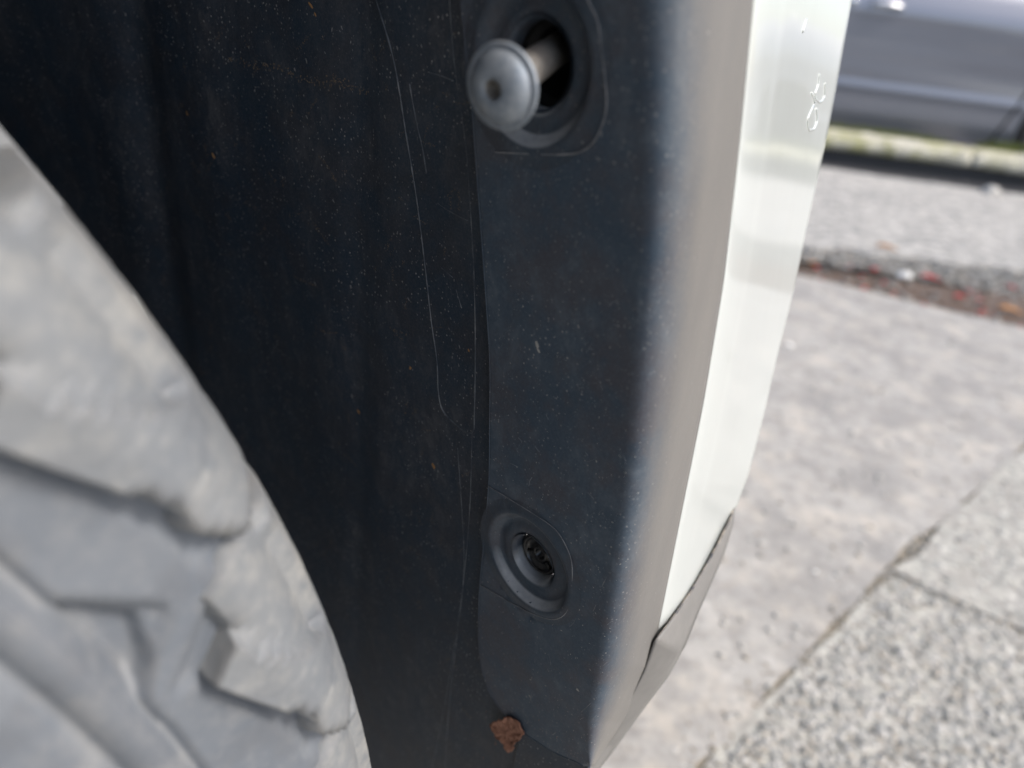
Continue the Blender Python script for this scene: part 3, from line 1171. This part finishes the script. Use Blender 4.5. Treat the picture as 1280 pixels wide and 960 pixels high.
def bead(name, bv, pl, rad, m, parent, closed=False, vary=.35, lift=.0, kind=None):
    pts, rads = [], []
    for i, (u, v) in enumerate(dens(pl, 4, closed)):
        p, n = hit(bv, u, v)
        if p is None:
            continue
        pts.append(p + n * lift)
        rads.append(rad * (1 + vary * noise.noise(Vector((i * .31, u * .02, 1)))))
    if len(pts) < 3:
        return None
    o = tube(name, pts, rad, m, parent, 6, closed, rads)
    if kind:
        tag(o, kind=kind)
    return o


# moulded lines on liner and flange (thin raised edges)
for pl, rr in (([(470, 0), (492, 75), (508, 170), (521, 250), (531, 330), (539, 400), (546, 450), (548, 490), (553, 512), (566, 527), (585, 541), (592, 537), (593, 520), (594, 470), (594, 400), (592, 330)], .00022),
               ([(592, 330), (588, 260), (582, 180), (572, 110), (566, 60), (562, 0)], .00013),
               ([(512, 105), (520, 150), (528, 185), (533, 215)], .00017),
               ([(590, 545), (588, 620), (584, 680), (576, 760), (566, 840), (560, 900), (556, 960)], .00012),
               ([(572, 560), (580, 700), (572, 780), (556, 880), (540, 960)], .0001)):
    bead('moulded_edge', bv_l, pl, rr, M['scratch_dim'], liner, vary=.8)
for pl in ([(535, 90), (552, 95), (567, 101)], [(547, 254), (560, 263), (585, 276)], [(552, 335), (566, 347)], [(570, 362), (577, 385)], [(392, 660), (420, 672), (438, 682)]):
    bead('scratch', bv_l, pl, .00012, M['scratch_dim'], liner, vary=.8)
bead('moulded_edge', bv_f, [(609, 606), (640, 625), (680, 650), (697, 664), (709, 684), (715, 702), (716, 730), (714, 752), (706, 768), (692, 774), (672, 769), (645, 756), (622, 743), (601, 731)], .00013, M['scratch'], flange, vary=.1, lift=.0002)
bead('moulded_edge', bv_f, [(722, -30), (737, 3), (748, 28), (752, 60), (757, 100), (759, 130), (754, 155), (742, 178), (725, 190), (700, 193), (660, 192), (620, 190)], .00018, M['scratch'], flange, vary=.4, lift=.0002)
for i, (a, b) in enumerate(zip(S_, S_[1:])):
    pass
edge = []
for v in np.linspace(0, 957, 200):
    x = (ipl(S_, v) if v > 850 else spl(S_, v))
    edge.append(on_plane(min(x + .6, ipl(C0_, v) - 1), v))
tube('flange_edge', edge, .00016, M['flange'], flange, 6)

# flap below the flange
fl = [(654, 905), (652, 918), (648, 940), (643, 965), (636, 1010), (728, 1010), (736, 985), (738, 958), (725, 930), (690, 905)]
pts = [on_plane(u, v, -.0012) for u, v in fl]
mesh_obj('liner_flap', pts, [tuple(range(len(pts)))], M['liner'], truck, smooth=False, solid=.001)
bead('flap_edge', BVHTree.FromPolygons(pts, [tuple(range(len(pts)))]), [(652, 919), (648, 940), (643, 965)], .00015, M['flange'], truck, vary=.1)

# ---- dished seats, screw, push pin
XD = Vector((0, 0, 1))


def dish(c, hole_r, deep, k=1.0):
    prof = [(.0205 * k, .00004), (.0190 * k, .00012), (.0174 * k, .00035), (.0163 * k, .0005), (.0156 * k, .0002), (.0147 * k, -.0007), (.0139 * k, -.0016), (.0133 * k, -.0019), (.0120 * k, -.0019), (.0112 * k, -.0017), (hole_r + .0018, -.0017),
            (hole_r + .0011, -.0020), (hole_r + .0004, -.0027), (hole_r, -.0036), (hole_r, -deep)]
    return lathe('screw_seat', prof, c, NRM, M['seat'], flange, 96, XD)


dish(CC[0], .0086, .0055, 1.02)
dish(CC[1], .0073, .0065, .98)
lathe('screw_socket', [(.0088, -.0054), (.0094, -.007), (.0092, -.0082), (.0078, -.0086), (.0074, -.0094), (.0080, -.022), (0, -.0222)], CC[0], NRM, M['hole'], flange, 48, XD)
for q, rr_ in ((0, .0088), ):
    lathe('dirt_ring', [(rr_ + .0006, -.0017), (rr_ + .0001, -.0022), (rr_ - .0001, -.0028)], CC[q] + NRM * .00008, NRM, M['flange'], flange, 64, XD)
lathe('dirt_ring', [(.0081, -.0016), (.0077, -.0020), (.0072, -.0030)], CC[1] + NRM * .00008, NRM, M['seat'], flange, 64, XD)
pin = lathe('push_pin', [(.0071, -.0066), (.0067, -.0052), (.0063, -.0044), (.0059, -.0042), (.0055, -.0046), (.0053, -.0056), (.0030, -.0058), (.0026, -.0050), (.0021, -.0047), (.0017, -.0050), (.0015, -.0072), (0, -.0074)],
      CC[1], NRM, M['clip'], flange, 64, XD)
for an in (.4, 2.5, 4.6):
    e1 = NRM.cross(XD).normalized(); e2 = NRM.cross(e1)
    d = e1 * math.cos(an) + e2 * math.sin(an)
    tube('pin_rib', [CC[1] + NRM * -.0056 + d * .0024, CC[1] + NRM * -.0054 + d * .0052], .0005, M['clip'], pin, 6)
# the loosened screw
n0 = CC[0]
head_c = CAM + ray(631, 108) * .1330
d2 = ray(699, 60)
inn = CAM + d2 * (((n0 - NRM * .013 - CAM).dot(NRM)) / d2.dot(NRM))
ax = (head_c - inn).normalized()
print('head height over flange', (head_c - n0).dot(NRM), 'axis vs normal', math.degrees(ax.angle(NRM)), 'clip depths', (CC[0] - CAM).dot(F), (CC[1] - CAM).dot(F))
axh = (ax * .45 + NRM * .55).normalized()
scr = lathe('screw', [(.0026, -.0002), (.0045, .0), (.0069, .0001), (.0074, .0004), (.00762, .0008), (.00745, .0013), (.0070, .0015), (.0067, .0013), (.0064, .0016), (.0061, .0023), (.0052, .0032), (.0038, .0039), (.0025, .0042), (.00195, .0041), (.0017, .0038)],
            head_c, axh, M['screw'], truck, 72, XD)
lathe('socket', [(.00175, .0039), (.0016, .0033), (.0014, .0020), (.0005, .0016), (0, .0016)], head_c, axh, M['shank'], scr, 6, XD)
L = (head_c - inn).length
prof = []
nth = 16
prof.append((.0036, 0)); prof.append((.0030, -.0008))
h = -.0012
while -h < L:
    prof += [(.0031, h), (.0034, h - .0003), (.0031, h - .0006)]
    h -= .0007
prof.append((.0018, -L - .001)); prof.append((0, -L - .0012))
lathe('shank', prof, head_c, ax, M['shank'], scr, 32, XD)

# ---- dried mud, flecks and specks lying on liner and flange
def flecks(name, items, m, parent):
    """items: (bvh, u, v, size_px, stretch, angle)"""
    vs, fs = [], []
    for bv, u, v, s, st, an in items:
        p, n = hit(bv, u, v)
        if p is None or (p - CAM).length > .5:
            continue
        dz = (p - CAM).dot(F)
        s_ = s * dz / 924
        t1 = (UP - n * UP.dot(n)).normalized()
        t1.rotate(Matrix.Rotation(an, 3, n))
        t2 = n.cross(t1)
        b = len(vs)
        K = 7
        for q in range(K):
            a = 2 * math.pi * q / K
            r = s_ * (.6 + .5 * random.random())
            vs.append(p + t1 * (r * st * math.cos(a)) + t2 * (r * math.sin(a)) + n * .00004)
        vs.append(p + n * (.00004 + s_ * .35))
        fs += [(b + q, b + (q + 1) % K, b + K) for q in range(K)]
    if vs:
        o = mesh_obj(name, vs, fs, m, parent)
        tag(o, kind='stuff')


its = []
tr1 = [(285, 72), (310, 80), (345, 83), (372, 97), (400, 103), (420, 100), (440, 108), (460, 116)]
for (x0, y0), (x1, y1) in zip(tr1, tr1[1:]):
    for i in range(26):
        t = random.random()
        its.append((bv_l, x0 + (x1 - x0) * t + random.gauss(0, 2), y0 + (y1 - y0) * t + random.gauss(0, 3), random.uniform(.4, 1.3), random.uniform(1, 2.2), random.uniform(-2, 2)))
for tr2 in ([(398, 195), (408, 205), (416, 220), (425, 232)], [(366, 345), (380, 352), (396, 358)], [(402, 412), (412, 417), (424, 416)], [(486, 410), (498, 415), (512, 419)], [(258, 400), (264, 408), (262, 418)], [(468, 640), (475, 670), (480, 700)]):
    for (x0, y0), (x1, y1) in zip(tr2, tr2[1:]):
        for i in range(14):
            t = random.random()
            its.append((bv_l, x0 + (x1 - x0) * t + random.gauss(0, .8), y0 + (y1 - y0) * t + random.gauss(0, .8), random.uniform(.3, .9), random.uniform(1, 2.2), random.uniform(-2, 2)))
for i in range(150):
    x0, y0 = random.uniform(200, 590), random.uniform(20, 940)
    an = random.gauss(0, .7); L_ = random.uniform(5, 26)
    for q in range(int(L_ * 1.2)):
        t = random.random()
        its.append((bv_l, x0 + L_ * t * math.sin(an) + random.gauss(0, 1.2), y0 + L_ * t * math.cos(an) + random.gauss(0, 1.0), random.uniform(.25, .75), random.uniform(1, 2), random.uniform(-2, 2)))
flecks('dried_mud', its, M['mud'], liner)
its = [(bv_l, random.uniform(120, 600), random.uniform(0, 960), abs(random.gauss(0, .40)) + .22, random.uniform(1, 3), random.gauss(0, .3)) for i in range(2600)]
flecks('dust_specks', its, M['dustlight'], liner)
its = [(bv_l, *q) for q in ((513, 460, 3.0, 1.1, .3), (542, 583, 3.2, 1.5, .2), (448, 514, 2.4, 1.6, .2), (267, 195, 3, 1.6, .3), (234, 142, 2.4, 1.7, .2), (388, 6, 2.5, 3, .5), (394, 18, 2, 1.6, .4), (586, 438, 1.8, 1.5, 0))]
flecks('orange_flecks', its, M['orange'], liner)
its = []
for i in range(1500):
    v = random.uniform(150, 955)
    a, b = ipl(S_, v), ipl(E1_, v)
    x = a + (b - a) * random.random() ** .9
    if (x - 683) ** 2 / 5000 + (v - 88) ** 2 / 11000 < 1: continue
    its.append((bv_f, x, v, abs(random.gauss(0, .28)) + .16, random.uniform(1, 2.6), random.uniform(-2, 2)))
its += [(bv_f, 671, 431, 3.2, 2.4, .1), (bv_f, 673, 438, 2.2, 1.8, .3), (bv_f, 655, 454, 1.3, 1, 0), (bv_f, 654, 383, 1.6, 1.2, 0), (bv_f, 722, 862, 2.4, 1.2, 1.2), (bv_f, 662, 870, 1.3, 1.6, 1), (bv_f, 864, 268, 1.2, 1.2, 0), (bv_f, 885, 41, 2, 1.2, 1)]
flecks('dust_specks', its, M['pale'], flange)
cl = []
for i in range(60):                        # dust gathered in small clusters
    v = random.uniform(330, 940); a, b = ipl(S_, v), ipl(C0_, v) + 30
    x0 = random.uniform(a, b); sg = random.uniform(4, 14)
    for q in range(random.randint(6, 26)):
        cl.append((bv_f, x0 + random.gauss(0, sg), v + random.gauss(0, sg * 1.3), abs(random.gauss(0, .2)) + .18, random.uniform(1, 2.4), random.uniform(-2, 2)))
flecks('dust_clusters', [q for q in cl if (q[1] - 663) ** 2 + (q[2] - 702) ** 2 > 62 ** 2], M['dustlight'], flange)
cr = [(bv_f if random.random() < .4 else bv_l, random.gauss(648, 26), random.gauss(928, 16), random.uniform(.3, 1.1), random.uniform(1, 1.8), random.uniform(-2, 2)) for i in range(60)]
flecks('leaf_crumbs', cr, M['leaf'], flange)
# hairline scratches on the flange
for i in range(46):
    v = random.uniform(330, 930)
    a, b = ipl(S_, v) + 15, ipl(C0_, v)
    x = random.uniform(a, max(a + 5, b + 20))
    if (x - 663) ** 2 + (v - 702) ** 2 < 75 ** 2: continue
    l, an = random.uniform(4, 16), random.uniform(-1.2, 1.2)
    pl = [(x, v), (x + l * .5 * math.sin(an) + random.gauss(0, 1), v + l * .5 * math.cos(an)), (x + l * math.sin(an), v + l * math.cos(an))]
    bead('scratch', bv_f, pl, random.uniform(.00003, .00007), M['scratch'], flange)
# raised beads shaped to stand in for wavy reflections on the white paint
for pl in ([(1024, 92), (1022, 108), (1018, 120), (1024, 128), (1030, 122), (1031, 104)], [(1014, 116), (1018, 128), (1013, 140), (1009, 152), (1011, 163), (1017, 162), (1021, 150), (1020, 136)],
           [(1008, 24), (1003, 40)]):
    bead('water_run', bv_w, pl, .0004, M['white'], white, vary=.5)

# ============================================================ WHEEL
WO = Vector((-.2979, -.1748, .4085))
st_, ti_ = .7943, -.0522
wa = Vector((math.sin(st_), math.cos(st_), 0))
wb = Vector((math.sin(ti_) * math.cos(st_), -math.sin(ti_) * math.sin(st_), math.cos(ti_)))
wn = wa.cross(wb).normalized()
if wn.x < 0: wn = -wn
wheel = empty('wheel', (0, 0, 0)); wheel.parent = truck; wheel.matrix_parent_inverse = Matrix.Translation(-WORLD[truck.name]); WORLD[wheel.name] = Vector((0, 0, 0))


def wp(phi, r, h):
    a = R(phi)
    return WO + wa * (r * math.cos(a)) + wb * (r * math.sin(a)) + wn * h


def sdf(poly, x, y):
    """signed distance, positive inside; x in degrees -> metres of arc"""
    k_ = .0068
    px, py = x * k_, y
    P_ = poly
    dmin, inside = 1e9, False
    n = len(P_)
    for i in range(n):
        ax_, ay = P_[i][0] * k_, P_[i][1]
        bx, by = P_[(i + 1) % n][0] * k_, P_[(i + 1) % n][1]
        ex, ey = bx - ax_, by - ay
        t = max(0, min(1, ((px - ax_) * ex + (py - ay) * ey) / (ex * ex + ey * ey)))
        d = math.hypot(px - ax_ - ex * t, py - ay - ey * t)
        dmin = min(dmin, d)
        if (ay > py) != (by > py) and px < (bx - ax_) * (py - ay) / (by - ay) + ax_:
            inside = not inside
    return dmin if inside else -dmin


def sm(x, w_):
    t = max(0, min(1, .5 + x / (2 * w_)))
    return t * t * (3 - 2 * t)


PER = 360 / 41
TIP0 = 12.05 - PER
rowsT = [(.215, -.012), (.220, -.002), (.235, .006), (.26, .012), (.29, .0135), (.305, .0122), (.313, .0112), (.32, .010), (.326, .0088), (.332, .0074), (.338, .006), (.344, .0047), (.349, .0036), (.354, .0031), (.358, .0029), (.3608, .0026), (.3618, .0012), (.3628, .0010), (.3636, .0018), (.365, .0026), (.3665, .0028),
         (.3682, .0027), (.3690, .0020), (.3696, -.0002), (.3704, -.0018)]
rr_ = .3712
while rr_ < .388:
    rowsT.append((rr_, -.002 - .06 * (rr_ - .3712))); rr_ += .0009
hs = rowsT[-1][1]
for a in np.linspace(0, math.pi / 2, 14)[1:]:
    rowsT.append((.388 + .0115 * math.sin(a), hs - .020 * (1 - math.cos(a))))
hs = rowsT[-1][1]
for q in np.linspace(0, 1, 8)[1:]:
    rowsT.append((.3995 + .0025 * math.sin(q * math.pi), hs + (-.19 - hs) * q))
for a in np.linspace(0, math.pi / 2, 6)[1:]:
    rowsT.append((.3995 - .05 * (1 - math.cos(a)), -.19 - .022 * math.sin(a)))
rowsT += [(.30, -.225), (.215, -.205)]
STRIP = [(8.2, .3905), (9.1, .389), (6.9, .3708), (5.3, .3708)]
PLANE = [(10.4, .3712), (8.9, .3785), (8.1, .3822), (9.0, .389), (12.0, .3835), (14.4, .378), (15.0, .3712)]
POCK = [(10.1, .3708), (8.5, .3772), (7.2, .3745), (6.5, .3708)]
phis = list(np.arange(-180, -12, 2.0)) + list(np.arange(-12, 50, .22)) + list(np.arange(50, 180, 2.0))
vs = []
for phi in phis:
    rel = (phi - TIP0) % PER + PER * .3
    rel2 = (phi - TIP0) % PER
    for r, h in rowsT:
        dh = 0
        if .3706 < r < .392 and h > -.02:
            x = rel2
            dh = 0
            for X in (x, x + PER):
                dh = max(dh, .0020 * sm(sdf(STRIP, X, r), .0008), .0016 * sm(sdf(PLANE, X, r), .0008))
            for X in (x, x + PER):
                dh -= .0028 * sm(sdf(POCK, X, r), .0008)
        q = .00015 * noise.noise(Vector((phi * .9, r * 130, 0))) if r > .35 else 0
        if .29 < r < .357:
            q += .00035 * math.sin(phi * 2 * math.pi * 1.6) * sm(.022 - abs(r - .332), .004) if -12 < phi < 50 else 0
        vs.append(wp(phi, r, h + dh + q))
tyre = mesh_obj('tyre', vs, grid_faces(len(rowsT), 1, False), None, wheel) if False else None
nr = len(rowsT)
fs = []
for i in range(len(phis)):
    j = (i + 1) % len(phis)
    for k_ in range(nr - 1):
        fs.append((i * nr + k_, j * nr + k_, j * nr + k_ + 1, i * nr + k_ + 1))
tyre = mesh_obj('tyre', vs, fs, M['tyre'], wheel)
# one shoulder lug, in coordinates of the wheel, then copied round
BAND = [(5.7, .3796), (4.4, .3829), (1.9, .3900), (1.25, .3892), (-.25, .3941), (.3, .398), (1.0, .412), (4, .412), (3.1, .3983), (3.9, .3948), (5.7, .3886), (6.6, .3866)]
MASS = [(.4, .3975), (2.4, .3965), (4.0, .3978), (6.5, .3978), (7.8, .3968), (8.2, .3985), (8.25, .43), (.6, .43)]
VALL = [(6.0, .3868), (3.5, .3950), (3.4, .3995), (8.2, .3995), (8.4, .392), (8.0, .3855)]
lprof = [(r, -.002 - .06 * (r - .3712), 0.0) for r in np.arange(.3775, .3878, .0005)]
hs = lprof[-1][1]
for a in np.linspace(0, math.pi / 2, 16)[1:]:
    lprof.append((.388 + .0115 * math.sin(a), hs - .020 * (1 - math.cos(a)), a))
lprof += [(.3997, -.028, math.pi / 2), (.4000, -.034, math.pi / 2), (.4002, -.042, math.pi / 2), (.4003, -.046, math.pi / 2)]
dph = list(np.arange(-.6, 8.7, .07))
vs, fs = [], []
ns = len(lprof)
for x in dph:
    for k_, (r, h, a) in enumerate(lprof):
        rq = r + max(0, -.012 - h) * .4        # unrolled across the shoulder
        s = max(sm(sdf(BAND, x, rq), .00055), sm(sdf(MASS, x, rq), .00055))
        vv = sm(sdf(VALL, x, rq), .0014)
        H = .0056 * s
        H = max(H, .0030 * vv)
        if s < .02 and vv < .02:
            H = -.003
        if k_ >= ns - 2:
            H = -.003
        ck = abs(noise.noise(Vector((x * 2.2 + r * 90, r * 260, 11))))
        H -= .0003 * max(0, 1 - ck / .05) * (1 if x < 3.5 else .3)
        H += .00018 * noise.noise(Vector((x * 1.1, r * 160, 5))) + .00010 * noise.noise(Vector((x * 5, r * 700, 5)))
        nx_, ny_ = math.cos(a), math.sin(a)
        vs.append((x, r + H * ny_, h + H * nx_))
for i in range(len(dph) - 1):
    for k_ in range(ns - 1):
        fs.append((i * ns + k_, (i + 1) * ns + k_, (i + 1) * ns + k_ + 1, i * ns + k_ + 1))
lugv = [Vector((r * math.cos(R(x)), r * math.sin(R(x)), h)) for x, r, h in vs]
me = bpy.data.meshes.new('shoulder_lug')
me.from_pydata([tuple(v) for v in lugv], [], fs)
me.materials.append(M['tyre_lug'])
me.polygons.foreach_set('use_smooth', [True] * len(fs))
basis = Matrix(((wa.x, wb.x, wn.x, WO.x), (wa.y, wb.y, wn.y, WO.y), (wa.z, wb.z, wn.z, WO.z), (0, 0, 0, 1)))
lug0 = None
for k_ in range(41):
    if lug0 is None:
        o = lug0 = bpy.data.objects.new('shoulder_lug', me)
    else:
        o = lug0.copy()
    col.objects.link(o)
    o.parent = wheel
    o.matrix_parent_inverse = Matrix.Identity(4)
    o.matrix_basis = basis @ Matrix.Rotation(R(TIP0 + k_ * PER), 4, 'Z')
# tread blocks across the face of the tyre
vs, fs = [], []
me2 = bpy.data.meshes.new('tread_block')
bm = bmesh.new()
for q in ((-.5, -.5), (.5, -.5), (.5, .5), (-.5, .5)):
    pass
bmesh.ops.create_cube(bm, size=1)
for v in bm.verts:
    v.co = Vector((v.co.x * .020, v.co.y * .046 + v.co.z * .012, v.co.z * .036))
bmesh.ops.bevel(bm, geom=list(bm.edges), offset=.002, segments=1, affect='EDGES')
bm.to_mesh(me2); bm.free()
me2.materials.append(M['tyre'])
t0 = None
for k_ in range(41):
    for row_, (hh, of) in enumerate(((-.068, .3), (-.110, .8), (-.152, .1))):
        o = bpy.data.objects.new('tread_block', me2) if t0 is None else t0.copy()
        if t0 is None: t0 = o
        col.objects.link(o)
        o.parent = wheel
        o.matrix_basis = basis @ Matrix.Rotation(R((k_ + of) * PER), 4, 'Z') @ Matrix.Translation((.397, 0, hh))
vs = []
# alloy rim
def wlathe(name, prof, m, seg=72):
    return lathe(name, prof, WO, wn, m, wheel, seg, wa)
wlathe('rim', [(.222, -.006), (.225, .004), (.218, .006), (.208, -.004), (.200, -.03), (.198, -.18), (.22, -.20)], M['alloy'])
wlathe('hub', [(0, -.030), (.03, -.030), (.038, -.036), (.075, -.045), (.085, -.06), (.085, -.10)], M['alloy'])
for k_ in range(6):
    an = k_ * 60 + 10
    pts = [wp(an, .07, -.055), wp(an, .12, -.045), wp(an, .17, -.040), wp(an, .203, -.035)]
    tube('spoke', pts, .018, M['alloy'], wheel, 8)
wlathe('brake_disc', [(.05, -.11), (.16, -.11), (.16, -.13), (.05, -.13)], M['blackmetal'])

# ============================================================ DRY LEAF caught under the flange
lp = [(612, 906), (616, 903), (620, 903), (623, 900), (628, 901), (630, 897), (635, 896), (641, 899), (646, 901), (651, 908), (655, 916), (652, 922), (648, 926), (643, 928), (641, 932), (643, 936), (640, 940), (634, 940), (630, 937), (629, 931), (624, 926), (619, 923), (619, 917), (614, 913)]
ring_ = []
for (ax0, ay0), (bx0, by0) in zip(lp, lp[1:] + lp[:1]):
    for q in range(3):
        ring_.append((ax0 + (bx0 - ax0) * q / 3 + random.gauss(0, .55), ay0 + (by0 - ay0) * q / 3 + random.gauss(0, .55)))
cpx = (sum(p[0] for p in lp) / len(lp), sum(p[1] for p in lp) / len(lp))
lc = on_plane(cpx[0], cpx[1], -.0004)
def leaf_pt(u, v, lift):
    u += 1.0 * noise.noise(Vector((u * .35, v * .35, 2)))
    q = on_plane(u, v, .0004 + lift)
    return q - lc
NRG = 7
vs = []
for k_ in range(NRG):
    f_ = 1 - k_ / NRG
    for (u, v) in ring_:
        uu, vv_ = cpx[0] + (u - cpx[0]) * f_, cpx[1] + (v - cpx[1]) * f_
        lift = .0005 * noise.noise(Vector((uu * .13, vv_ * .13, 8))) + .0003 * noise.noise(Vector((uu * .5, vv_ * .5, 3))) + .0006 * (f_ ** 2)
        vs.append(leaf_pt(uu, vv_, lift))
n_ = len(ring_)
fs = grid_faces(NRG, n_, wrap=True)
vs.append(leaf_pt(cpx[0], cpx[1], .0003))
fs += [((NRG - 1) * n_ + i, (NRG - 1) * n_ + (i + 1) % n_, len(vs) - 1) for i in range(n_)]
lf = mesh_obj('leaf', vs, fs, M['leaf'], None, solid=.00025)
lf.location = lc
tag(lf, 'crumpled reddish-brown dry leaf scrap caught behind the lower edge of the black flange', 'leaf')
